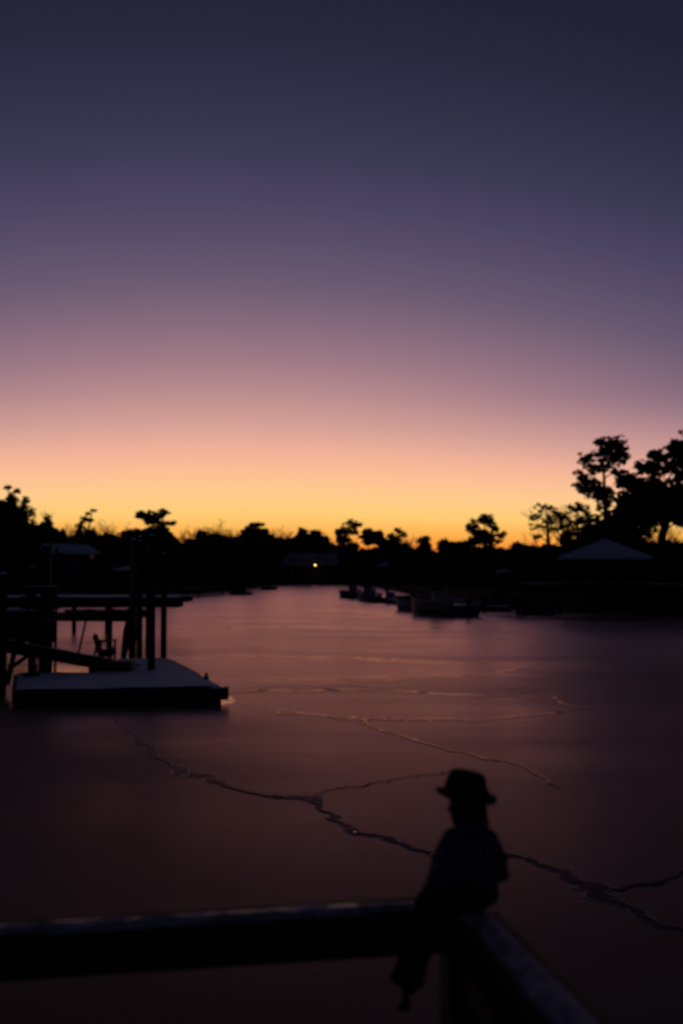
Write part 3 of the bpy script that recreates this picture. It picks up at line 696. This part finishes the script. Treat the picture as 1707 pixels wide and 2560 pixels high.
# fixed piers
deck('pier', 'long fixed pier with a snowy edge crossing behind the boat lift', 'pier', P(-150, 1435, 45), P(450, 1435, 45.5), 1.8, P(0, 1494, 45).z, .40, .05, [(f_, .1) for f_ in (.08, .40, .705, .83)])
deck('pier', 'far fixed pier end stepping out just beyond the long pier', 'pier', P(60, 1435, 60), P(472, 1435, 60), 1.8, P(0, 1490, 60).z, .3, .04, [(f_, .2) for f_ in (.3, .5)])
deck('pier', 'nearer pier head at the left edge carrying stored gear', 'pier', P(-160, 1435, 30), P(146, 1435, 31), 1.6, P(0, 1558, 30).z, .55, .04, [(f_, e_) for f_ in (.55, .93) for e_ in (.15, .85)])
# gear on the pier head
p = P(35, 1548, 30.6); rt = empty('storage_box', p, 'low snow-topped storage box on the pier head', 'box')
m = MB(); m.box(p+Vector((0, .3, .02)), (1.3, .6, .4)); m.build('body', M_dark, rt); m = MB(); m.box(p+Vector((0, .3, .25)), (1.36, .66, .05)); m.build('lid', M_snowr, rt)
p = P(92, 1548, 30.8); rt = empty('kayak_rack', p, 'dark timber rack with snow flecks standing on the pier head', 'rack')
m = MB()
for sx in (-.35, .35):
    m.beam(p+Vector((sx, .3, -.1)), p+Vector((sx, .3, .9)), .09, .09)
for zz in (.3, .6, .88): m.beam(p+Vector((-.5, .3, zz)), p+Vector((.5, .3, zz)), .5, .06)
m.build('frame', M_dark, rt)
m = MB(); m.beam(p+Vector((-.45, .3, .915)), p+Vector((.4, .3, .915)), .3, .02); m.build('snow', M_snow, rt)
# cross braces under the pier head
m = MB(); a_, b_ = P(18, 1712, 29.5), P(44, 1600, 29.5); m.beam(a_, b_, .10, .12); m.beam(P(30, 1668, 29.6), P(95, 1622, 29.6), .08, .1); m.beam(P(60, 1690, 29.6), P(98, 1683, 29.6), .08, .12)
tag(m.build('pier_brace', M_dark), 'slanting timber braces under the pier head at left', 'brace')
# chair on the float
cb = P(262, 1672, 32.6); rt = empty('deck_chair', cb, 'slatted deck chair facing right on the rear of the float', 'chair')
zb = ZF+.06
def cp3(px, py, dy=0): q = P(px, py, 32.6); return Vector((q.x, 32.6+dy, q.z))
m = MB()
for k in range(5):
    dy = -.25+.125*k; m.beam(cp3(251, 1628, dy), cp3(238, 1584+abs(k-2)*2.5, dy), .095, .035, up=(1, 0, .2))
m.build('backrest', M_wood, rt)
m = MB()
for k in range(6):
    q0 = cp3(250+6.5*k, 1630-1.7*k, -.28); q1 = cp3(250+6.5*k, 1630-1.7*k, .28); m.beam(q0, q1, .075, .035)
m.build('seat', M_wood, rt)
for dy in (-.3, .3):
    m = MB(); m.beam(cp3(244, 1603, dy), cp3(286, 1601, dy), .09, .035); m.build('armrest', M_wood, rt)
    for (x0, x1, y0) in ((283, 283, 1601), (250, 236, 1603)):
        q = cp3(x1, 1600, dy); m = MB(); a_ = cp3(x0, y0, dy); m.beam(a_, Vector((q.x, a_.y, zb)), .08, .05); m.build('leg', M_wood, rt)
m = MB(); m.beam(cp3(254, 1637), cp3(287, 1630), .5, .15); m.build('seat_cushion', M_canvas, rt)
m = MB(); m.beam(cp3(253, 1626), cp3(283, 1619), .45, .03); m.build('snow', M_snow, rt)
p = G(278, 1684, ZF); rt = empty('dock_box', p, 'dark low dock box on the float under the gangway', 'box')
m = MB(); m.box((p.x-.05, p.y+.35, ZF+.15), (1.2, .6, .28)); m.build('body', M_plas, rt); m = MB(); m.box((p.x-.05, p.y+.34, ZF+.31), (1.26, .66, .04)); m.build('lid', M_plas, rt)
# ------------------------------------------------------------------ right bank docks
z = P(0, 1460, 84).z
deck('pier', 'long pier along the right bank beneath the pavilion', 'pier', P(1290, 1435, 88), P(1860, 1435, 80), 2.2, z, .3, .03, [(f_, .1) for f_ in (.02, .2, .4, .6, .8, .95)])
deck('gangway', 'faint snowy gangway sloping to the right-hand boats', 'gangway', P(1212, 1435, 92), P(1292, 1435, 89), 1.0, P(0, 1492, 92).z, .15, .03, zb=P(0, 1462, 89).z)
deck('floating_dock', 'low floating dock right of the big moored boat', 'dock', P(1120, 1435, 95), P(1268, 1435, 93.5), 2.0, .45, .4, .03)
deck('floating_dock', 'narrow float linking the far pair of boats and the middle boat', 'dock', P(940, 1435, 128), P(1040, 1435, 105), 1.3, .45, .4, .03)
for (px, d, lb) in ((1293, 87, 'left of two short pilings right of the low float'), (1309, 87, 'right of two short pilings right of the low float'), (1208, 94, 'piling at the outer corner of the low right float'), (928, 135, 'piling between the far pair of boats and the middle boat')):
    piling(px, d, 1.6, .14, lb)
m = MB(); p = G(1345, 1538)
rt = empty('rowing_boat', (p.x, p.y, 0), 'small dark dinghy lying on the ice beside the short pilings', 'boat')
def hull(L_, B_, fb, n=14, prof=8):
    rs = []
    for i in range(n+1):
        u = i/n; w = B_/2*(1-(max(0, u-.45)/.55)**2.2)*(.88+.12*min(1, u*4)); w = max(w, .03); sheer = fb*(1+.28*u*u); keel = -.12+(.35*fb*max(0, u-.75)/.25 if u > .75 else 0)
        ring = [(w*1.0, sheer), (w*.96, sheer*.45), (w*.78, .0), (w*.3, keel), (0, keel-.03), (-w*.3, keel), (-w*.78, 0), (-w*.96, sheer*.45), (-w, sheer), (-w*.9, sheer-.02), (-w*.85, sheer-.22), (w*.85, sheer-.22), (w*.9, sheer-.02)]
        rs.append([Vector((a, (u-.5)*L_, b)) for a, b in ring])
    return rs
def place(rs, M): return [[M @ v for v in r] for r in rs]
Mx = Matrix.Translation((p.x, p.y, 0)) @ Matrix.Rotation(rad(70), 4, 'Z')
m.rings(place(hull(2.6, 1.2, .38), Mx)); m.build('hull', M_hull, rt, smooth=False)
m = MB(); m.box(Mx @ Vector((0, -.3, .3)), (1.0, .22, .05), rz=rad(70)); m.build('thwart', M_wood, rt)
def boat(px, py, L_, B_, fb, ang, top, label, hm=M_hull, cover=False, grp='boats moored on the right bank'):
    p = G(px, py); L_ *= 1.12; B_ *= 1.15; fb *= 1.1; rt = empty('motorboat', (p.x, p.y, 0), label, 'boat', grp); M = Matrix.Translation((p.x, p.y+L_*.35, 0)) @ Matrix.Rotation(rad(ang), 4, 'Z'); rz = rad(ang)
    m = MB(); m.rings(place(hull(L_, B_, fb), M)); m.build('hull', hm, rt)
    m = MB()
    for sx in (-1, 1):
        for k in range(10):
            u0, u1 = k/14, (k+1)/14
            m.beam(M @ Vector((sx*B_/2*.95, (u0-.5)*L_, fb*(1+.28*u0*u0)+.03)), M @ Vector((sx*B_/2*.95, (u1-.5)*L_, fb*(1+.28*u1*u1)+.03)), .09, .05)
    m.build('gunwale', M_white, rt)
    if cover:
        m = MB(); pts = []
        m.ell(M @ Vector((0, 0, fb*1.05)), (B_*.46, L_*.42, .42), 16, 8, M=Matrix.Rotation(rz, 4, 'Z'), lump=.15, seed=3); m.build('cover', M_canvas, rt, smooth=True)
    else:
        m = MB(); m.box(M @ Vector((0, -.1, fb+.25)), (B_*.36, .8, .95), rz=rz); m.build('console', M_white, rt)
        m = MB(); m.box(M @ Vector((0, .34, fb+.95)), (B_*.36, .05, .45), rz=rz); m.build('windshield', M_glass, rt)
        m = MB(); m.box(M @ Vector((0, -1.0, fb+.1)), (B_*.4, .5, .5), rz=rz); m.build('seat', M_white, rt)
    if top:
        zt = top
        for sx in (-1, 1):
            for sy in (-.7, .6): m = MB(); m.tube([M @ Vector((sx*B_*.26, sy, fb)), M @ Vector((sx*B_*.3, sy*1.1, zt))], .035, 6); m.build('post', M_alu, rt)
        m = MB(); m.box(M @ Vector((0, 0, zt+.04)), (B_*.8, 2.1, .09), rz=rz); m.build('canopy', M_canvas, rt)
    m = MB(); m.box(M @ Vector((0, -L_/2-.22, fb+.25)), (.38, .42, .55), rz=rz); m.box(M @ Vector((0, -L_/2-.2, fb-.35)), (.16, .25, .8), rz=rz); m.build('outboard', M_plas, rt)
    return rt
boat(882, 1496, 6.5, 2.3, .75, 28, 2.15, 'farthest moored boat with a canopy, left end of the right-bank row')
boat(920, 1502, 6.2, 2.2, .8, 10, 2.2, 'moored boat with canopy beside the farthest one, pale gap under its top', hm=M_white)
boat(975, 1508, 5.0, 2.0, .45, 55, 0, 'low uncovered skiff between the canopied pair and the middle boat')
boat(1033, 1528, 5.4, 2.1, .8, 20, 0, 'middle moored boat under a dark cover, left of the big boat', hm=M_white, cover=True)
boat(1104, 1541, 7.5, 2.6, 1.0, 25, 0, 'biggest moored boat of the row with broad dark hull')
boat(1168, 1527, 5.0, 2.0, .55, 62, 0, 'low boat tied right of the biggest boat at the low float', hm=M_hull, cover=True)
# ------------------------------------------------------------------ left far shore
p = G(602, 1487)
rt = empty('moored_raft', (p.x, p.y, 0), 'small dark raft with low cabin floating off the far left bank', 'raft')
m = MB(); m.box((p.x, p.y, .22), (3.4, 2.0, .44)); m.build('float', M_plas, rt)
m = MB(); m.box((p.x-.3, p.y+.2, .82), (2.2, 1.4, .75)); m.box((p.x-.3, p.y+.2, 1.24), (2.4, 1.6, .08)); m.build('cabin', M_dark, rt)
m = MB(); m.tube([P(622, 1470, p.y), P(608, 1404, p.y)], [.07, .035], 6); m.build('pole', M_wood, rt)
p = G(672, 1475); rt = empty('channel_marker', (p.x, p.y, 0), 'lone slim post on a dark float before the far bank', 'post')
m = MB(); m.box((p.x, p.y, .3), (3.2, 1.6, .6)); m.build('float', M_plas, rt); m = MB(); m.tube([(p.x, p.y, .5), (p.x, p.y, P(0, 1412, p.y).z)], [.16, .1], 8); m.build('shaft', M_siding, rt)
deck('pier', 'low dark pier reaching along the far left bank', 'pier', P(470, 1435, 150), P(572, 1435, 172), 2, 1.2, .5, .0, [(.3, .2), (.9, .2)])
deck('pier', 'distant low pier at the head of the creek', 'pier', P(690, 1435, 290), P(782, 1435, 305), 2.5, 1.1, .5, .0, [(.3, .2), (.9, .2)])
# ------------------------------------------------------------------ near railing
RZ = H-.75                                      # top of the cap boards
LD = Vector((.983, .184, 0)).normalized(); LN = Vector((-LD.y, LD.x, 0))
corner = Vector((.326, 2.64, 0)); RD = Vector((.16, -.987, 0)).normalized(); RN = Vector((RD.y, -RD.x, 0))   # RN points inwards (left)
rail = empty('deck_railing', (.26, 2.5, RZ-.85), 'snow-dusted dark timber deck railing meeting at a corner post', 'railing')
wl, wr = .125, .10
m = MB()
a0 = corner-LD*3.2-LN*wl/2; a1 = corner-LN*wl/2-LD*.06; m.beam(a0+Vector((0, 0, RZ-.019)), a1+Vector((0, 0, RZ-.019)), wl, .038); m.build('top_rail', M_rail, rail)
m = MB(); b0 = corner+RN*wr/2-RD*.0+RD*.125; b1 = b0+RD*1.6; m.beam(b0+Vector((0, 0, RZ-.020)), b1+Vector((0, 0, RZ-.020)), wr, .038); m.build('top_rail', M_rail, rail)
m = MB(); f0 = corner-LN*(wl-.022)-LD*3.2; f1 = corner-LN*(wl-.022)-LD*.13; m.beam(f0+Vector((0, 0, RZ-.038-.027)), f1+Vector((0, 0, RZ-.038-.027)), .038, .052); m.build('side_board', M_rail, rail)
m = MB(); f0 = corner+RN*(wr-.022)+RD*.16; f1 = f0+RD*1.6; m.beam(f0+Vector((0, 0, RZ-.038-.062)), f1+Vector((0, 0, RZ-.038-.062)), .038, .12); m.build('side_board', M_rail, rail)
pp = P(1152, 1435, 2.50); m = MB(); m.box((pp.x+.0, 2.50, RZ-.04-.42), (.087, .087, .85), rz=rad(10.6)); m.build('post', M_rail, rail)
for s in (1.75, 3.1):
    q = corner-LD*s-LN*.06; m = MB(); m.box((q.x, q.y, RZ-.04-.42), (.087, .087, .85), rz=rad(10.6)); 
    if s > 2: m.build('post', M_rail, rail)
q = corner+RD*1.5+RN*.05; m = MB(); m.box((q.x, q.y, RZ-.04-.42), (.087, .087, .85), rz=rad(10.6)); m.build('post', M_rail, rail)
m = MB(); l0 = corner-LD*3.1-LN*.07; l1 = corner-LD*.13-LN*.07; m.beam(l0+Vector((0, 0, RZ-.72)), l1+Vector((0, 0, RZ-.72)), .04, .09); m.build('bottom_rail', M_rail, rail)
def snowstrip(o, dr, nr, Lh, c0, wd_, seed, hgt=.012):
    n = int(Lh/.02); vs = []; fs = []; J = 6
    for i in range(n+1):
        s = i*Lh/n; w = wd_*(1+.35*noise.noise(Vector((s*3, seed, 0)))+.2*noise.noise(Vector((s*14, seed, 3)))); cc_ = c0+.012*noise.noise(Vector((s*2.2, seed, 9)))
        hole = noise.noise(Vector((s*5, seed, 20)))
        if hole > .22: w *= .45
        if noise.noise(Vector((s*11, seed, 33))) > .38: w *= .3
        for j in range(J+1):
            t_ = j/J*2-1; hh = hgt*max(0, 1-abs(t_)**2.5)*(1+.5*noise.noise(Vector((s*9, t_*2, seed))))
            p = o+dr*s+nr*(cc_+t_*w/2); vs.append((p.x, p.y, RZ+.001+hh-(.004 if abs(t_) > .99 else 0)))
    for i in range(n):
        for j in range(J): q = i*(J+1)+j; fs.append((q, q+1, q+J+2, q+J+1))
    m = MB(); m.add(vs, fs); return m
snowstrip(corner-LD*.14, -LD, -LN, 3.0, .084, .062, 1).build('snow_strip', M_railsnow, rail, smooth=True)
snowstrip(corner+RD*.16, RD, RN, 1.5, .055, .07, 2).build('snow_strip', M_railsnow2, rail, smooth=True)
# deck the railing stands on (under the camera)
dk = empty('viewing_deck', (0, 1, RZ-.95), 'dark timber deck under the near railing', 'deck')
m = MB()
for i in range(22):
    c = corner+RD*(.07+.145*i)+RN*.0; m.beam(Vector((c.x+.05, c.y, RZ-.87)), Vector((c.x+.05, c.y, RZ-.87))-LD*3.4, .138, .036)
m.build('planks', M_rail, dk)
m = MB(); m.beam(corner-LD*3.3+Vector((0, 0, RZ-.99)), corner+Vector((0, 0, RZ-.99)), .05, .18); m.beam(corner+RD*.05+Vector((0, 0, RZ-.99)), corner+RD*3.1+Vector((0, 0, RZ-.99)), .05, .18); m.build('fascia', M_rail, dk)
for (s, u) in ((.3, .3), (2.8, .3), (.3, 2.6), (2.8, 2.6)):
    c = corner-LD*s+RD*u; m = MB(); m.tube([(c.x, c.y, -1), (c.x, c.y, RZ-.9)], .12, 10); m.build('piling', M_dark, dk)
# ------------------------------------------------------------------ seated figure on the rail corner
DF = 2.47
def Q(px, py, dy=0.0): return P(px, py, DF+dy)       # dy: metres further away (+) or nearer (-)
U = DF/F                                             # metres per photo pixel there
fig = empty('figurine', (P(1160, 2260, 2.55).x, 2.55, RZ), 'small seated figurine in a brimmed hat and jacket, legs dangling over the rail corner', 'figurine')
def fuse(m, name, mt, par, vox=.0035, smooth=4):
    o = m.build(name, mt, None, fix=False); rm = o.modifiers.new('r', 'REMESH'); rm.mode = 'VOXEL'; rm.voxel_size = vox
    sm = o.modifiers.new('s', 'SMOOTH'); sm.iterations = smooth; sm.factor = .5
    dg = bpy.context.evaluated_depsgraph_get(); me = bpy.data.meshes.new_from_object(o.evaluated_get(dg)); old = o.data
    o.modifiers.clear(); o.data = me; bpy.data.meshes.remove(old); me.name = name
    for p_ in me.polygons: p_.use_smooth = True
    o.parent = par; bpy.context.view_layer.update(); me.transform(par.matrix_world.inverted()); return o
def limb(m, pts, rs):
    """closed tapered limb: tube with rounded ends (pts world, rs in photo px)"""
    rs = [r*U for r in rs]; m.tube(pts, rs, 14); 
    for p_, r in zip(pts, rs): m.ell(p_, r, 14, 10)
# body
b = MB()
b.ell(Q(1164, 2008, .0), (42*U, 46*U, 50*U), 20, 14)                      # skull
b.ell(Q(1150, 2032), (25*U, 30*U, 26*U), 16, 10)                         # jaw, turned to the left
b.ell(Q(1129, 2022), (7*U, 8*U, 9*U)); b.ell(Q(1122, 2024), (5*U, 5*U, 6*U))  # nose
b.ell(Q(1132, 2040), (7*U, 12*U, 5*U)); b.ell(Q(1138, 2052), (11*U, 14*U, 9*U))  # lips, chin
b.ell(Q(1186, 2014, -.035), (8*U, 4*U, 12*U)); b.ell(Q(1178, 2014, .036), (8*U, 4*U, 12*U))  # ears
limb(b, [Q(1170, 2045), Q(1174, 2078)], [24, 26])
limb(b, [Q(1174, 2090), Q(1170, 2140), Q(1168, 2190), Q(1170, 2238, .02)], [42, 50, 46, 48])
limb(b, [Q(1215, 2095, .0), Q(1246, 2180, .03), Q(1195, 2215, -.05)], [20, 16, 12])
limb(b, [Q(1125, 2095, -.02), Q(1100, 2160, -.03), Q(1085, 2205, -.09)], [20, 15, 11])
hk = Q(1082, 2210, -.095)
def hand(m, wrist, fw, side, k=1.0):
    """palm + four unequal curled fingers + thumb; fw = pointing direction, side = thumb side"""
    fw = fw.normalized(); side = side.normalized(); dn = fw.cross(side); pl = 17*U*k
    m.ell(wrist+fw*pl*.55, (10*U*k, 10*U*k, 7*U*k), 12, 8)
    for i, ln in enumerate((.9, 1.05, 1.0, .78)):
        o = wrist+fw*pl*.9+side*(6.0-4.2*i)*U*k; q1 = o+fw*ln*8*U*k+dn*1.5*U*k; q2 = q1+fw*ln*4*U*k+dn*ln*6*U*k; q3 = q2+dn*ln*5*U*k-fw*1.5*U*k
        m.tube([o, q1, q2, q3], [2.3*U*k, 2.1*U*k, 1.9*U*k, 1.5*U*k], 8); m.ell(q3, 1.6*U*k, 8, 6); m.ell(q1, 2.1*U*k, 8, 6); m.ell(q2, 1.9*U*k, 8, 6)
    o = wrist+fw*pl*.3+side*7*U*k; m.tube([o, o+side*6*U*k+fw*5*U*k, o+side*7*U*k+fw*12*U*k+dn*3*U*k], [3*U*k, 2.6*U*k, 1.8*U*k], 8); m.ell(o+side*7*U*k+fw*12*U*k+dn*3*U*k, 1.9*U*k, 8, 6)
hand(b, hk, Vector((-.75, -.5, -.35)), Vector((.2, .1, .9)))
hand(b, Q(1190, 2218, -.055), Vector((-.8, -.55, -.2)), Vector((.1, .2, .95)))
kneeA, kneeB = Q(1068, 2262, -.12), Q(1092, 2268, -.15)
limb(b, [Q(1150, 2235, .01), kneeA, Q(1035, 2370, -.135), Q(1013, 2478, -.125)], [30, 24, 17, 5])
limb(b, [Q(1180, 2240, -.01), kneeB, Q(1062, 2370, -.15), Q(1024, 2462, -.115)], [30, 24, 17, 6])
b.ell(Q(1010, 2508, -.135), (13*U, 20*U, 12*U)); b.ell(Q(1022, 2470, -.10), (12*U, 16*U, 9*U))
fuse(b, 'body', M_skin, fig, vox=.0026, smooth=2)
for (px, dy) in ((1132, -.032), (1130, .03)):
    m = MB(); m.ell(Q(px, 2012, dy*.55), (4*U, 5*U, 4*U)); m.build('eye', M_shoe, fig, smooth=True)
m = MB(); m.ell(Q(1177, 2022, .0), (39*U, 49*U, 42*U), 20, 14, lump=.2); m.ell(Q(1193, 2045, .0), (26*U, 42*U, 22*U), 16, 10, lump=.3); fuse(m, 'hair', M_hair, fig)
# hat: tilted soft crown with a short brim
hm = MB(); ht = Matrix.Translation(Q(1165, 1986)) @ Matrix.Rotation(rad(9), 4, 'Y')
def hr(r, z, sx=1.0, dx=0, wob=0, dent=0):
    return [ht @ Vector((r*U*sx*math.cos(a)+dx*U, r*U*math.sin(a)*1.02, (z+wob*math.sin(2*a+.6)+wob*.5*math.sin(3*a)-dent*math.cos(a)**2)*U)) for a in np.linspace(0, 2*math.pi, 41)[:-1]]
prof = [(52, -9, 0), (60, -10, 0), (76, -4, 2.2), (77, 1, 2.2), (62, 4, 1), (55, 8, 0), (53, 20, 0), (48, 38, 0), (44, 50, 0), (36, 55, 0), (22, 53, 0), (6, 50, 0)]
hm.rings([hr(r, z, wob=w, dx=(0 if z < 10 else -2-z*.04)) for (r, z, w) in prof]); hat = hm.build('hat', M_felt, fig, smooth=True)
m = MB(); m.rings([hr(55.5, 7), hr(56, 8), hr(54.5, 18), hr(53, 18)], cap=False); m.build('hat_band', M_trou, hat, smooth=True)
# jacket
j = MB()
limb(j, [Q(1177, 2058), Q(1176, 2080)], [40, 44])                        # scarf / collar
j.ell(Q(1175, 2120), (70*U, 52*U, 52*U), 20, 14); j.ell(Q(1170, 2168), (80*U, 56*U, 62*U), 20, 14); j.ell(Q(1175, 2215, .01), (70*U, 56*U, 48*U), 20, 14)
limb(j, [Q(1218, 2098), Q(1247, 2150, .01), Q(1254, 2186, .02), Q(1205, 2215, -.05)], [26, 22, 19, 16])
limb(j, [Q(1133, 2098, -.018), Q(1106, 2140, -.03), Q(1096, 2172, -.04), Q(1082, 2206, -.09)], [29, 25, 22, 18])
j.ell(Q(1120, 2195, -.05), (40*U, 40*U, 30*U), 16, 10)
j.ell(Q(1192, 2236, .02), (56*U, 50*U, 34*U), 16, 10); limb(j, [Q(1100, 2190, -.05), Q(1076, 2226, -.10)], [22, 21])
jk = fuse(j, 'jacket', M_coat, fig, vox=.003, smooth=5)
m = MB(); m.tube([Q(1136, 2062, -.01)+Vector((0, -.03, 0)), Q(1160, 2074, -.045), Q(1195, 2072, -.045), Q(1216, 2058, -.01)], [9*U, 10*U, 10*U, 9*U], 10); m.build('collar', M_coat, jk, smooth=True)
# trousers with flared hems
m = MB(); m.tube([Q(1013, 2445, -.125), Q(1013, 2500, -.13)], [8*U, 7.5*U], 10); m.build('sock', M_trou, fig, smooth=True)
t_ = MB()
t_.ell(Q(1168, 2240, .01), (62*U, 58*U, 36*U), 20, 12)
limb(t_, [Q(1150, 2238, .0), kneeA, Q(1040, 2350, -.135)], [36, 33, 27]); limb(t_, [Q(1180, 2240, -.02), kneeB, Q(1068, 2350, -.15)], [36, 33, 27])
t_.tube([Q(1040, 2345, -.135), Q(1018, 2410, -.13), Q(1002, 2458, -.13)], [26*U, 24*U, 28*U], 16)
t_.tube([Q(1066, 2345, -.15), Q(1044, 2405, -.14), Q(1034, 2462, -.13)], [26*U, 24*U, 22*U], 16)
fuse(t_, 'trousers', M_trou, fig, vox=.0032, smooth=3)
for (px, py, dy, s) in ((1012, 2513, -.14, 1.0), (1026, 2472, -.10, .9)):
    m = MB(); m.ell(Q(px, py, dy), (14*U*s, 30*U*s, 11*U*s), 14, 10); m.ell(Q(px-7*s, py+3, dy-.02), (12*U*s, 20*U*s, 9*U*s), 14, 10); m.ell(Q(px, py-9, dy+.012), (10*U*s, 11*U*s, 13*U*s), 12, 8); fuse(m, 'shoe', M_shoe, fig, vox=.002, smooth=3)
bpy.context.view_layer.update()
